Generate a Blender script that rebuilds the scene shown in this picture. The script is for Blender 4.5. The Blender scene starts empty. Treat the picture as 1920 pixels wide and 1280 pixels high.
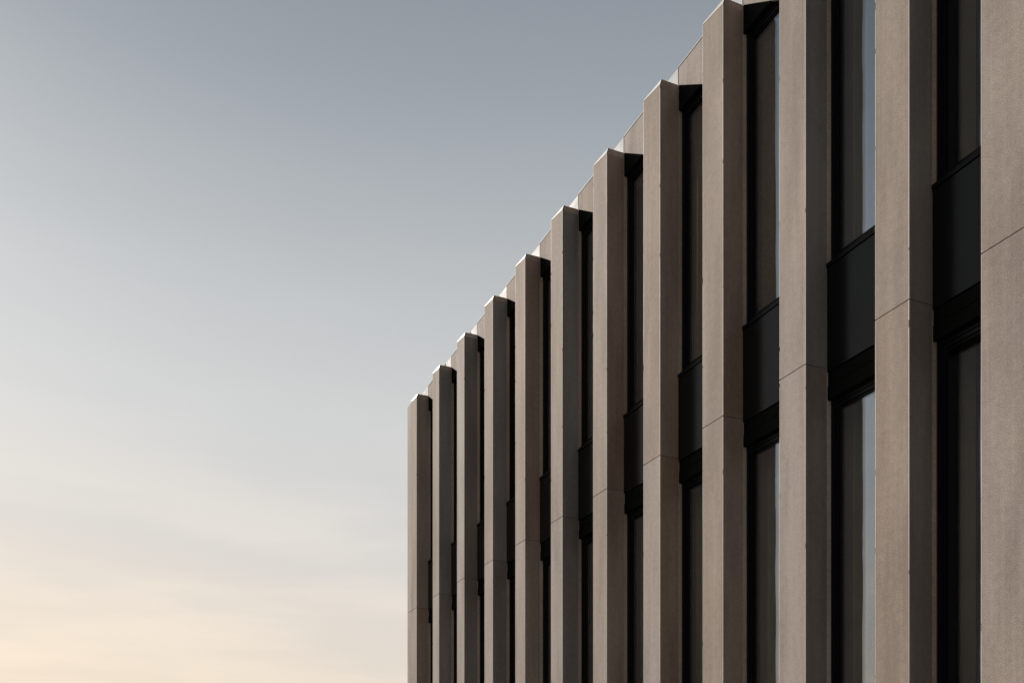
import bpy, bmesh, math, random
from mathutils import Vector

random.seed(7)
S = bpy.context.scene
COL = S.collection
EYE = 1.6                                   # camera height above the pavement

# ------------------------------------------------------------------ camera
A = 0.4058                                  # angle between the view axis and the facade
cam_d = bpy.data.cameras.new('camera')
cam = bpy.data.objects.new('camera', cam_d)
COL.objects.link(cam)
cam.location = (14.5246, -4.6129, EYE)
cam.rotation_euler = (math.pi / 2, 0, math.pi / 2 - A)   # level, looking along (-cos A, sin A, 0)
cam_d.sensor_fit = 'HORIZONTAL'
cam_d.sensor_width = 36.0
cam_d.lens = 1814.77 / 1920 * 36
cam_d.shift_y = (1514.43 - 640) / 1920
cam_d.clip_start = 0.05
cam_d.clip_end = 8000
S.camera = cam

# ------------------------------------------------------------------ sun and sky
PHI = math.radians(69)                      # sun azimuth off the facade normal, towards the far end
EL = math.radians(31.5)
sun_h = Vector((-math.sin(PHI), -math.cos(PHI), 0))
to_sun = Vector((sun_h.x * math.cos(EL), sun_h.y * math.cos(EL), math.sin(EL)))
sun_d = bpy.data.lights.new('sun', 'SUN')
sun_d.energy = 5.0
sun_d.angle = math.radians(0.7)
sun_d.color = (1.0, 0.90, 0.80)
sun = bpy.data.objects.new('sun', sun_d)
COL.objects.link(sun)
sun.location = (0, 0, 30)
sun.rotation_euler = to_sun.to_track_quat('Z', 'Y').to_euler()

W = bpy.data.worlds.new('World')
S.world = W
W.use_nodes = True
nt = W.node_tree
nt.nodes.clear()
N, L = nt.nodes.new, nt.links.new


def math_node(tree, op, a=None, b=None, clamp=False):
    n = tree.nodes.new('ShaderNodeMath')
    n.operation = op
    n.use_clamp = clamp
    for i, v in enumerate((a, b)):
        if v is None:
            continue
        if isinstance(v, (int, float)):
            n.inputs[i].default_value = v
        else:
            tree.links.new(v, n.inputs[i])
    return n.outputs[0]


def ramp_node(tree, fac, stops, interp='LINEAR'):
    n = tree.nodes.new('ShaderNodeValToRGB')
    n.color_ramp.interpolation = interp
    el = n.color_ramp.elements
    while len(el) > 1:
        el.remove(el[-1])
    el[0].position, el[0].color = stops[0][0], (*stops[0][1], 1)
    for p, c in stops[1:]:
        e = el.new(p)
        e.color = (*c, 1)
    tree.links.new(fac, n.inputs[0])
    return n.outputs[0]


def srgb(r, g, b):
    f = lambda c: c / 12.92 if c <= 0.04045 else ((c + 0.055) / 1.055) ** 2.4
    return tuple(f(c / 255) for c in (r, g, b))


def mix_node(tree, fac, a, b, blend='MIX'):
    n = tree.nodes.new('ShaderNodeMix')
    n.data_type = 'RGBA'
    n.blend_type = blend
    for sock, v in ((n.inputs[0], fac), (n.inputs[6], a), (n.inputs[7], b)):
        if isinstance(v, (int, float)):
            sock.default_value = v
        elif isinstance(v, tuple):
            sock.default_value = (*v, 1)
        else:
            tree.links.new(v, sock)
    return n.outputs[2]


SKY_STRENGTH = 0.1
tc = N('ShaderNodeTexCoord')
sep = N('ShaderNodeSeparateXYZ')
L(tc.outputs['Generated'], sep.inputs[0])
# hazy veil: pale and warm near the horizon, grey blue overhead, a little lighter towards the sun
dotn = N('ShaderNodeVectorMath')
dotn.operation = 'DOT_PRODUCT'
L(tc.outputs['Generated'], dotn.inputs[0])
dotn.inputs[1].default_value = sun_h
veil = ramp_node(nt, sep.outputs[2], [
    (0.00, srgb(238, 222, 204)),
    (0.10, srgb(238, 225, 209)),
    (0.19, srgb(231, 223, 213)),
    (0.27, srgb(221, 218, 214)),
    (0.36, srgb(210, 211, 211)),
    (0.45, srgb(196, 199, 201)),
    (0.55, srgb(169, 175, 181)),
    (0.60, srgb(154, 161, 169)),
    (0.66, srgb(142, 148, 158)),
    (0.80, srgb(118, 125, 135)),
    (1.00, srgb(102, 110, 122))])
# thin stretched cirrus
mp = N('ShaderNodeMapping')
mp.inputs['Rotation'].default_value = (0.0, 0.10, 0.35)
mp.inputs['Scale'].default_value = (1.3, 1.3, 8.0)
L(tc.outputs['Generated'], mp.inputs[0])
nz = N('ShaderNodeTexNoise')
nz.inputs['Scale'].default_value = 2.1
nz.inputs['Detail'].default_value = 5
nz.inputs['Roughness'].default_value = 0.5
L(mp.outputs[0], nz.inputs[0])
cl = ramp_node(nt, nz.outputs[0], [(0.38, (0.935, 0.948, 0.962)), (0.64, (1.055, 1.043, 1.022))], 'EASE')
low = N('ShaderNodeMapRange')              # the streaks lie low in the haze
low.interpolation_type = 'SMOOTHSTEP'
for k_, v_ in (('From Min', 0.42), ('From Max', 0.20), ('To Min', 0.18), ('To Max', 1.0)):
    low.inputs[k_].default_value = v_
L(sep.outputs[2], low.inputs[0])
veil = mix_node(nt, low.outputs[0], veil, mix_node(nt, 1.0, veil, cl, 'MULTIPLY'))
# brightening towards the sun's side
dv = math_node(nt, 'ADD', math_node(nt, 'MULTIPLY', dotn.outputs['Value'], 0.5), 0.5)
side = ramp_node(nt, dv, [(0.0, (0.48,) * 3), (0.5, (0.74,) * 3), (0.78, (0.985,) * 3), (1.0, (1.0,) * 3)], 'EASE')
veil = mix_node(nt, 1.0, veil, side, 'MULTIPLY')
wz = N('ShaderNodeMapRange')
wz.interpolation_type = 'SMOOTHSTEP'
for k_, v_ in (('From Min', 0.44), ('From Max', 0.12), ('To Min', 0.0), ('To Max', 1.0)):
    wz.inputs[k_].default_value = v_
L(sep.outputs[2], wz.inputs[0])
wd = N('ShaderNodeMapRange')
wd.interpolation_type = 'SMOOTHSTEP'
for k_, v_ in (('From Min', 0.74), ('From Max', 1.0), ('To Min', 0.0), ('To Max', 1.0)):
    wd.inputs[k_].default_value = v_
L(dotn.outputs['Value'], wd.inputs[0])
veil = mix_node(nt, math_node(nt, 'MULTIPLY', wz.outputs[0], wd.outputs[0]), veil, mix_node(nt, 1.0, veil, (1.07, 1.01, 0.945), 'MULTIPLY'))
sky = N('ShaderNodeTexSky')
sky.sky_type = 'NISHITA'
sky.sun_disc = False
sky.sun_elevation = EL
sky.sun_rotation = math.atan2(to_sun.x, to_sun.y)
sky.air_density = 1.0
sky.dust_density = 4.0
hs = N('ShaderNodeHueSaturation')
hs.inputs['Saturation'].default_value = 0.35
L(sky.outputs[0], hs.inputs['Color'])
scale = N('ShaderNodeVectorMath')
scale.operation = 'SCALE'
L(veil, scale.inputs[0])
scale.inputs['Scale'].default_value = 1.0 / SKY_STRENGTH
out = mix_node(nt, 0.96, hs.outputs[0], scale.outputs[0])
bg = N('ShaderNodeBackground')
bg.inputs['Strength'].default_value = SKY_STRENGTH
L(out, bg.inputs['Color'])
wo = N('ShaderNodeOutputWorld')
L(bg.outputs[0], wo.inputs[0])

S.view_settings.view_transform = 'Standard'
S.view_settings.look = 'None'
S.view_settings.exposure = 0.0
S.view_settings.gamma = 1.0
S.view_settings.use_curve_mapping = False


# ------------------------------------------------------------------ materials
def new_mat(name):
    m = bpy.data.materials.new(name)
    m.use_nodes = True
    t = m.node_tree
    t.nodes.clear()
    o = t.nodes.new('ShaderNodeOutputMaterial')
    return m, t, o


def concrete(name, dark, light, bump=0.6, grain=0.42, rough=0.82, spec=0.35):
    m, t, o = new_mat(name)
    p = t.nodes.new('ShaderNodeBsdfPrincipled')
    t.links.new(p.outputs[0], o.inputs[0])
    g = t.nodes.new('ShaderNodeNewGeometry')
    pos = g.outputs['Position']
    # cloudy tone, drawn out along the height of the panel
    mp = t.nodes.new('ShaderNodeMapping')
    mp.inputs['Scale'].default_value = (3.0, 3.0, 0.55)
    t.links.new(pos, mp.inputs[0])
    n1 = t.nodes.new('ShaderNodeTexNoise')
    n1.inputs['Scale'].default_value = 1.4
    n1.inputs['Detail'].default_value = 4
    t.links.new(mp.outputs[0], n1.inputs[0])
    # vertical streaks of run-off
    mp2 = t.nodes.new('ShaderNodeMapping')
    mp2.inputs['Scale'].default_value = (45.0, 45.0, 0.45)
    t.links.new(pos, mp2.inputs[0])
    n2 = t.nodes.new('ShaderNodeTexNoise')
    n2.inputs['Scale'].default_value = 1.0
    n2.inputs['Detail'].default_value = 3
    t.links.new(mp2.outputs[0], n2.inputs[0])
    # blotches
    nb = t.nodes.new('ShaderNodeTexNoise')
    nb.inputs['Scale'].default_value = 22.0
    nb.inputs['Detail'].default_value = 5
    nb.inputs['Roughness'].default_value = 0.65
    t.links.new(pos, nb.inputs[0])
    # sand grain
    n3 = t.nodes.new('ShaderNodeTexNoise')
    n3.inputs['Scale'].default_value = 150.0
    n3.inputs['Detail'].default_value = 3
    n3.inputs['Roughness'].default_value = 0.7
    t.links.new(pos, n3.inputs[0])
    inf = t.nodes.new('ShaderNodeObjectInfo')
    # pinholes left by air against the mould
    n5 = t.nodes.new('ShaderNodeTexNoise')
    n5.inputs['Scale'].default_value = 95.0
    n5.inputs['Detail'].default_value = 2
    t.links.new(pos, n5.inputs[0])
    pits = ramp_node(t, n5.outputs[0], [(0.27, (0.72,) * 3), (0.33, (1.0,) * 3)])
    f = math_node(t, 'MULTIPLY', n1.outputs[0], 0.50)
    f = math_node(t, 'ADD', f, math_node(t, 'MULTIPLY', n2.outputs[0], 0.13))
    f = math_node(t, 'ADD', f, math_node(t, 'MULTIPLY', nb.outputs[0], 0.24))
    f = math_node(t, 'ADD', f, math_node(t, 'MULTIPLY', math_node(t, 'SUBTRACT', inf.outputs['Random'], 0.5), 0.10))
    c = ramp_node(t, f, [(0.345, dark), (0.535, light)])
    gr = ramp_node(t, n3.outputs[0], [(0.30, (1 - grain,) * 3), (0.70, (1 + grain,) * 3)])
    c = mix_node(t, 1.0, c, gr, 'MULTIPLY')
    c = mix_node(t, 1.0, c, pits, 'MULTIPLY')
    # batches of stone differ a little, warmer or greyer
    n4 = t.nodes.new('ShaderNodeTexNoise')
    n4.inputs['Scale'].default_value = 1.1
    n4.inputs['Detail'].default_value = 2
    t.links.new(pos, n4.inputs[0])
    tf = math_node(t, 'ADD', math_node(t, 'MULTIPLY', inf.outputs['Random'], 0.55), math_node(t, 'MULTIPLY', n4.outputs[0], 0.45))
    c = mix_node(t, 1.0, c, ramp_node(t, tf, [(0.25, (1.035, 1.0, 0.955)), (0.75, (0.95, 0.985, 1.03))]), 'MULTIPLY')
    t.links.new(c, p.inputs['Base Color'])
    p.inputs['Roughness'].default_value = rough
    p.inputs['Specular IOR Level'].default_value = spec
    h = math_node(t, 'ADD', math_node(t, 'MULTIPLY', n3.outputs[0], 1.0), math_node(t, 'MULTIPLY', nb.outputs[0], 0.05))
    b = t.nodes.new('ShaderNodeBump')
    b.inputs['Strength'].default_value = bump
    b.inputs['Distance'].default_value = 0.0022
    t.links.new(h, b.inputs['Height'])
    t.links.new(b.outputs[0], p.inputs['Normal'])
    return m


def plain(name, col, rough=0.5, metal=0.0, spec=0.5, var=0.06, scale=8.0, bump=0.0):
    m, t, o = new_mat(name)
    p = t.nodes.new('ShaderNodeBsdfPrincipled')
    t.links.new(p.outputs[0], o.inputs[0])
    g = t.nodes.new('ShaderNodeNewGeometry')
    n = t.nodes.new('ShaderNodeTexNoise')
    n.inputs['Scale'].default_value = scale
    n.inputs['Detail'].default_value = 5
    t.links.new(g.outputs['Position'], n.inputs[0])
    c = ramp_node(t, n.outputs[0], [(0.3, tuple(x * (1 - var) for x in col)), (0.7, tuple(x * (1 + var) for x in col))])
    t.links.new(c, p.inputs['Base Color'])
    r = t.nodes.new('ShaderNodeMapRange')
    r.inputs['From Min'].default_value, r.inputs['From Max'].default_value = 0.3, 0.7
    r.inputs['To Min'].default_value, r.inputs['To Max'].default_value = rough * 0.88, min(1, rough * 1.12)
    t.links.new(n.outputs[0], r.inputs[0])
    t.links.new(r.outputs[0], p.inputs['Roughness'])
    p.inputs['Metallic'].default_value = metal
    p.inputs['Specular IOR Level'].default_value = spec
    if bump:
        b = t.nodes.new('ShaderNodeBump')
        b.inputs['Strength'].default_value = bump
        b.inputs['Distance'].default_value = 0.004
        t.links.new(n.outputs[0], b.inputs['Height'])
        t.links.new(b.outputs[0], p.inputs['Normal'])
    return m


def glazing(name):
    m, t, o = new_mat(name)
    tr = t.nodes.new('ShaderNodeBsdfTransparent')
    tr.inputs[0].default_value = (0.96, 0.965, 0.94, 1)
    gl = t.nodes.new('ShaderNodeBsdfGlossy')
    gl.inputs['Color'].default_value = (0.82, 0.90, 1.0, 1)
    gl.inputs['Roughness'].default_value = 0.012
    lw = t.nodes.new('ShaderNodeLayerWeight')
    lw.inputs['Blend'].default_value = 0.5
    f5 = math_node(t, 'POWER', lw.outputs['Facing'], 5.0)
    fac = math_node(t, 'ADD', math_node(t, 'MULTIPLY', f5, 0.78), 0.22)
    g = t.nodes.new('ShaderNodeNewGeometry')
    n = t.nodes.new('ShaderNodeTexNoise')
    n.inputs['Scale'].default_value = 1.6
    n.inputs['Detail'].default_value = 1
    t.links.new(g.outputs['Position'], n.inputs[0])
    b = t.nodes.new('ShaderNodeBump')
    b.inputs['Strength'].default_value = 0.22
    b.inputs['Distance'].default_value = 0.02
    t.links.new(n.outputs[0], b.inputs['Height'])
    t.links.new(b.outputs[0], gl.inputs['Normal'])
    mx = t.nodes.new('ShaderNodeMixShader')
    t.links.new(fac, mx.inputs[0])
    t.links.new(tr.outputs[0], mx.inputs[1])
    t.links.new(gl.outputs[0], mx.inputs[2])
    t.links.new(mx.outputs[0], o.inputs[0])
    return m


M_STONE = concrete('beige_cast_stone', (0.246, 0.203, 0.177), (0.378, 0.321, 0.285))
M_SIDE_SHADE = concrete('brown_side_shade', (0.155, 0.117, 0.094), (0.250, 0.197, 0.162), 0.25, 0.20, 0.45, 0.7)  # darker copy of the stone, side shade with brown bounce painted in
M_SIDE_SHADE_GREY = concrete('grey_side_shade', (0.112, 0.103, 0.096), (0.178, 0.167, 0.157), 0.25, 0.20, 0.45, 0.7)  # same painted side shade, in the greyer tone of reflected light
M_EDGE_HIGHLIGHT = plain('pale_edge_highlight', (0.62, 0.57, 0.52), 0.6, 0, 0.4)  # highlight on the fin corners, painted as a pale colour
M_COPE = plain('pale_coping_metal', (0.66, 0.66, 0.655), 0.45, 0.0, 0.5, 0.03, 5)
M_FLASH = plain('grey_white_flashing', (0.43, 0.47, 0.51), 0.6, 0.0, 0.12, 0.03, 5)
M_BLACK = plain('black_window_metal', (0.0035, 0.0035, 0.0038), 0.34, 0.0, 0.10, 0.10, 14)
M_SPAN = plain('black_spandrel_panel', (0.0035, 0.0037, 0.0042), 0.22, 0.0, 0.14, 0.10, 6, 0.02)
M_JOINT = plain('dark_joint_backing', (0.07, 0.06, 0.053), 0.9, 0, 0.2)
M_GLASS = glazing('coated_solar_glass')
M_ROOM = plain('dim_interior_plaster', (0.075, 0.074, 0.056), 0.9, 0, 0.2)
M_CURT = plain('brown_curtain_cloth', (0.66, 0.50, 0.37), 0.95, 0, 0.1, 0.12, 30)
M_MATTE = plain('matt_black_rail', (0.0035, 0.0035, 0.0035), 0.7, 0.0, 0.05)
M_PIER = plain('pale_plaster_column', (0.50, 0.47, 0.38), 0.9, 0, 0.1, 0.10, 3)
M_ROOF = plain('grey_roof_membrane', (0.22, 0.22, 0.22), 0.9, 0, 0.2)
M_PAVE = concrete('pavement_concrete', (0.17, 0.16, 0.15), (0.25, 0.24, 0.22))
M_KERB = concrete('kerb_stone', (0.24, 0.23, 0.22), (0.32, 0.31, 0.29))
M_ROAD = plain('road_asphalt', (0.05, 0.05, 0.052), 0.9, 0, 0.3, 0.25, 60, 0.3)
M_SOIL = plain('ground_soil', (0.10, 0.105, 0.07), 0.95, 0, 0.1, 0.3, 0.5)


# ------------------------------------------------------------------ helpers
def link(name, bm, mat, parent=None, bevel=0.0):
    if bevel:
        bmesh.ops.bevel(bm, geom=list(bm.edges), offset=bevel, segments=1, profile=0.5, affect='EDGES', clamp_overlap=True)
    bmesh.ops.recalc_face_normals(bm, faces=list(bm.faces))
    me = bpy.data.meshes.new(name)
    bm.to_mesh(me)
    bm.free()
    me.materials.append(mat)
    o = bpy.data.objects.new(name, me)
    COL.objects.link(o)
    if parent is not None:
        o.parent = parent
        o.matrix_parent_inverse = parent.matrix_world.inverted()
    return o


def box(bm, x0, x1, y0, y1, z0, z1):
    v = [bm.verts.new(p) for p in ((x0, y0, z0), (x1, y0, z0), (x1, y1, z0), (x0, y1, z0),
                                   (x0, y0, z1), (x1, y0, z1), (x1, y1, z1), (x0, y1, z1))]
    for f in ((3, 2, 1, 0), (4, 5, 6, 7), (0, 1, 5, 4), (1, 2, 6, 5), (2, 3, 7, 6), (3, 0, 4, 7)):
        bm.faces.new([v[i] for i in f])


def a_box(*b):
    bm = bmesh.new()
    box(bm, *b)
    return bm


def prism_y(bm, pts, y0, y1):
    """polygon in x, z pushed through from y0 to y1"""
    a = [bm.verts.new((x, y0, z)) for x, z in pts]
    b = [bm.verts.new((x, y1, z)) for x, z in pts]
    n = len(pts)
    bm.faces.new(a)
    bm.faces.new(list(reversed(b)))
    for i in range(n):
        j = (i + 1) % n
        bm.faces.new((a[j], a[i], b[i], b[j]))


# ------------------------------------------------------------------ ground
def structure(o):
    o['kind'] = 'structure'
    return o


structure(link('ground', a_box(-3000, 3000, -3000, 3000, -0.6, -0.16), M_SOIL))
structure(link('road', a_box(-60, 60, -16.0, -7.215, -0.3, -0.14), M_ROAD))
pv = structure(link('pavement', a_box(-60, 60, -7.0, -0.02, -0.3, 0.0), M_PAVE))
structure(link('kerb', a_box(-60, 60, -7.21, -7.005, -0.3, 0.0), M_KERB, None, 0.012))

# ------------------------------------------------------------------ the building
XS = [0.0, 1.0784, 2.1354, 3.1712, 4.1739, 5.1628, 6.1482, 7.1263, 8.0693, 9.0500, 10.0]   # right front edge of each fin
FW = 0.281                                  # width of a fin
FINS = [(x - FW, x) for x in XS] + [(10.5315, 10.835), (11.575, 11.856), (12.60, 12.881)]
D = 0.1926                                  # depth of the fin's reveal
TOP = EYE + 6.4914                          # top of the fins
J1 = EYE + 3.1414                           # joint between the upper and the lower panel
J0 = EYE - 0.36
GAP = 0.0042
PAR = EYE + 6.645                           # top of the parapet upstand
X0, X1 = -0.482, 13.5

bld = bpy.data.objects.new('office_building', None)
COL.objects.link(bld)
bld.location = (6.5, 0, 0)
bld['label'] = 'office building with tall beige stone fins between dark windows and black spandrels'
bld['category'] = 'building'
bpy.context.view_layer.update()


def fin_panel(x0, x1, z0, z1, parent, ydepth=D):
    return link('stone_panel', a_box(x0, x1, 0.0, ydepth, z0, z1), M_STONE, parent, 0.0018)


rnd = random.Random(11)


def make_fin(x0, x1, grey=False):
    core = link('fin', a_box(x0 + 0.003, x1 - 0.0009, 0.012, D - 0.004, 0.0, TOP - 0.06), M_JOINT, bld)
    # upper panel has a sloped top under the coping
    bm = bmesh.new()
    zl, zr = TOP - 0.016, TOP - 0.054
    z0 = J1 + GAP / 2
    p = [(x0, 0, z0), (x1, 0, z0), (x1, D, z0), (x0, D, z0),
         (x0, 0, zl), (x1, 0, zr), (x1, D, TOP), (x0, D, TOP), (x0, 0.006, TOP), (x1, 0.018, TOP)]
    v = [bm.verts.new(q) for q in p]
    for f in ((3, 2, 1, 0), (0, 1, 5, 4), (4, 5, 9, 8), (8, 9, 6, 7), (1, 2, 6, 9, 5), (2, 3, 7, 6), (3, 0, 4, 8, 7)):
        bm.faces.new([v[i] for i in f])
    link('stone_panel', bm, M_STONE, core, 0.0018)
    fin_panel(x0, x1, J0 + GAP / 2, J1 - GAP / 2, core)
    fin_panel(x0, x1, 0.004, J0 - GAP / 2, core)
    # coping: pale metal strip on the tapering chamfer, a little proud of the stone
    bm = bmesh.new()
    p = [(x0, -0.002, zl), (x1, -0.002, zr), (x1, 0.016, TOP + 0.001), (x0, 0.004, TOP + 0.001),
         (x0, 0.008, zl), (x1, 0.008, zr), (x1, 0.026, TOP + 0.001), (x0, 0.014, TOP + 0.001)]
    v = [bm.verts.new(q) for q in p]
    for f in ((0, 1, 2, 3), (7, 6, 5, 4), (3, 2, 6, 7), (1, 0, 4, 5), (0, 3, 7, 4), (2, 1, 5, 6)):
        bm.faces.new([v[i] for i in f])
    link('coping', bm, M_COPE, core)
    # pale sheet metal of the parapet upstand, seen behind the fin's top
    link('parapet_flashing', a_box(x0 - 0.02, x1 - 0.003, D + 0.006, 0.10 + D, TOP - 0.003, PAR + 0.0105), M_FLASH, core)
    # pale strips paint the edge highlight on the outer corners, broken here and there
    for side in (1, -1):
        bm = bmesh.new()
        for z0, z1 in ((J1 + GAP, (zr if side > 0 else zl) - 0.003), (J0 + GAP, J1 - GAP)):
            z = z0
            while z < z1 - 0.02:
                ln = rnd.uniform(0.15, 1.1)
                ze = min(z1, z + ln)
                w = rnd.uniform(0.0020, 0.0042)
                if side > 0:
                    box(bm, x1 - w, x1 + 0.0006, -0.0006, 0.0035, z, ze)
                else:
                    box(bm, x0 - 0.0006, x0 + w, -0.0006, 0.0035, z, ze)
                z = ze + (rnd.uniform(0.004, 0.05) if rnd.random() < 0.6 else 0.0005)
        link('edge_highlight', bm, M_EDGE_HIGHLIGHT, core)
    # thin satin overlay, shade of the fin's right side put into its colour
    ck = M_SIDE_SHADE_GREY if grey else M_SIDE_SHADE
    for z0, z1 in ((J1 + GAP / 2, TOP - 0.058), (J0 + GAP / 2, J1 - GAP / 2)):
        link('side_shade', a_box(x1 - 0.002, x1 + 0.0015, 0.006, D - 0.004, z0, z1), ck, core, 0.0006)
    # stone jamb that carries on behind the fin to the window frame
    link('jamb', a_box(x0 + 0.004, x1 - 0.002, D + 0.001, 0.232, 0.0, TOP - 0.004), M_STONE, core, 0.002)
    # backing pier between the windows
    link('backing_pier', a_box(x0 + 0.001, x1 - 0.001, 0.2345, 0.311, 0.0, TOP - 0.006), M_JOINT, core)
    return core


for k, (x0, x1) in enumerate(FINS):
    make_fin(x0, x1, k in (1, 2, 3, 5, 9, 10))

# the panel that turns the far corner
cp = link('corner_pier', a_box(X0 + 0.012, -FW - 0.018, 0.012, 0.25, 0.0, TOP - 0.07), M_JOINT, bld)
for z0, z1 in ((J1 + GAP / 2, TOP - 0.035), (J0 + GAP / 2, J1 - GAP / 2), (0.004, J0 - GAP / 2)):
    link('stone_panel', a_box(X0, -FW - 0.005, 0.0, 0.27, z0, z1), M_STONE, cp, 0.0028)

# ------------------------------------------------------------------ bays
SILLS = [EYE + 3.89, EYE + 0.59]            # top of the two sills
HEADS = [EYE + 6.255, EYE + 2.915]          # top of each window frame


def make_window(x0, x1, z0, z1, yp=0.260):
    """outer frame, stepped sash and one pane; the left jamb of the frame is the wide one"""
    def ring(bm, a0, a1, b0, b1, w, y0, y1):
        box(bm, a0, a0 + w, y0, y1, b0, b1)
        box(bm, a1 - w, a1, y0, y1, b0, b1)
        box(bm, a0 + w, a1 - w, y0, y1, b1 - w, b1)
        box(bm, a0 + w, a1 - w, y0, y1, b0, b0 + w)
    bm = bmesh.new()
    ring(bm, x0, x1, z0, z1, 0.030, 0.2335, 0.31)
    win = link('window', bm, M_BLACK, bld, 0.0012)
    bm = bmesh.new()
    ring(bm, x0 + 0.031, x1 - 0.031, z0 + 0.031, z1 - 0.031, 0.026, 0.241, 0.30)
    link('sash', bm, M_BLACK, win, 0.0012)
    bm = bmesh.new()
    ring(bm, x0 + 0.058, x1 - 0.058, z0 + 0.058, z1 - 0.058, 0.014, 0.250, yp + 0.03)
    link('glazing_bead', bm, M_BLACK, win, 0.001)
    link('pane', a_box(x0 + 0.066, x1 - 0.066, yp, yp + 0.012, z0 + 0.066, z1 - 0.066), M_GLASS, win)
    return win


for i in range(len(FINS) - 1):
    xa, xb = FINS[i][1], FINS[i + 1][0]
    g = 0.002
    for s, (zs, zh) in enumerate(zip(SILLS, HEADS)):
        make_window(xa + g, xb - g, zs + 0.002, zh, 0.302 if i == 10 else 0.260)
        # sill, spandrel and the blind box under it
        link('window_sill', a_box(xa + g, xb - g, D - 0.010, 0.31, zs - 0.030, zs), M_BLACK, bld, 0.002)
        link('spandrel_panel', a_box(xa + g, xb - g, D - 0.002, 0.31, zs - 0.775, zs - 0.034), M_SPAN, bld, 0.002)
        if s == 0:
            bx = link('blind_box', a_box(xa + g, xb - g, D + 0.008, 0.31, HEADS[1] + 0.105, zs - 0.779), M_MATTE, bld, 0.002)
            link('blind_rail', a_box(xa + g, xb - g, D + 0.003, 0.31, HEADS[1] + 0.002, HEADS[1] + 0.100), M_MATTE, bx, 0.002)
    # black head panel at the roof; stone parapet panel cut along the fin's shadow line
    link('head_panel', a_box(xa + g, xb - g, D + 0.003, 0.31, HEADS[0] + 0.002, TOP + 0.02), M_MATTE, bld, 0.002)
    w = xb - xa
    run = min(0.43, w - 0.05)
    bm = bmesh.new()
    prism_y(bm, [(xa + 0.001, TOP - 0.002), (xa + run, TOP - 0.67 * run), (xb + 0.02, TOP - 0.67 * run), (xb + 0.02, PAR), (xa + 0.001, PAR)], D + 0.0, D + 0.0245)
    pp = link('parapet_panel', bm, M_STONE, bld, 0.0015)
    link('panel_edge', a_box(xa - 0.004, xa + 0.003, D - 0.0015, D + 0.02, TOP + 0.001, PAR + 0.001), M_JOINT, pp)
    link('parapet_edge', a_box(xa + 0.001, xb + 0.002, D - 0.004, D + 0.03, PAR + 0.001, PAR + 0.010), M_FLASH, pp)

# ------------------------------------------------------------------ parapet, roof, floors, walls
link('parapet_wall', a_box(X0 + 0.02, X1, 0.312, 0.428, HEADS[0] + 0.01, PAR - 0.004), M_FLASH, bld)
link('roof', a_box(X0 + 0.02, X1, 0.43, 9.0, TOP - 0.15, TOP - 0.02), M_ROOF, bld)
for zt in (SILLS[0] - 0.12, SILLS[1] - 0.12):
    link('floor_slab', a_box(X0 + 0.02, X1, 0.315, 8.99, zt - 0.55, zt), M_ROOM, bld)
link('room_wall', a_box(X0 + 0.02, X1, 4.2, 4.35, 0.0, TOP - 0.155), M_ROOM, bld)
for i, (xf0, xf1) in enumerate(FINS):
    # room columns that stand a little behind the fins
    for z0, z1 in ((SILLS[1] - 0.118, SILLS[0] - 0.672), (SILLS[0] - 0.118, TOP - 0.153)):
        link('room_column', a_box(xf1 - 0.13, xf1 - 0.02, 0.46, 0.60, z0, z1), M_PIER, bld, 0.01)
link('rear_wall', a_box(X0 + 0.02, X1, 9.0, 9.25, 0.0, TOP), M_STONE, bld)
link('end_wall', a_box(X0, X0 + 0.018, 0.272, 9.0, 0.0, TOP - 0.04), M_STONE, bld)
link('end_wall', a_box(X1, X1 + 0.25, 0.0, 9.25, 0.0, TOP), M_STONE, bld)

# ------------------------------------------------------------------ curtains inside some of the windows
def curtain(x0, x1, z0, z1, y, label, seed, mat, group):
    rnd = random.Random(seed)
    bm = bmesh.new()
    n = 44
    ph = rnd.uniform(0, 6)
    top, bot = [], []
    for k in range(n + 1):
        x = x0 + (x1 - x0) * k / n
        dy = 0.018 * math.sin(ph + k * 1.05) + 0.008 * math.sin(k * 0.37 + ph * 2)
        top.append(bm.verts.new((x, y + dy * 0.8, z1)))
        bot.append(bm.verts.new((x + 0.01 * math.sin(k * 0.5), y + dy * 1.25, z0)))
    for k in range(n):
        bm.faces.new((bot[k], bot[k + 1], top[k + 1], top[k]))
    bmesh.ops.solidify(bm, geom=list(bm.faces), thickness=0.003)
    o = link('curtain', bm, mat)
    for poly in o.data.polygons:
        poly.use_smooth = True
    o['label'] = label
    o['category'] = 'curtain'
    o['group'] = group
    return o



BR = 'brown curtains behind the upper windows'
for i, x_b, lab in (
        (8, 0.21, 'brown curtain behind the upper window whose glass mirrors a thin strip of sky'),
        (7, 0.30, 'brown curtain just left of the one behind the upper window with a thin sky strip')):
    xa = FINS[i][1]
    curtain(xa - 0.02, xa + x_b, SILLS[0] - 0.05, TOP - 0.17, 0.345, lab, i, M_CURT, BR)
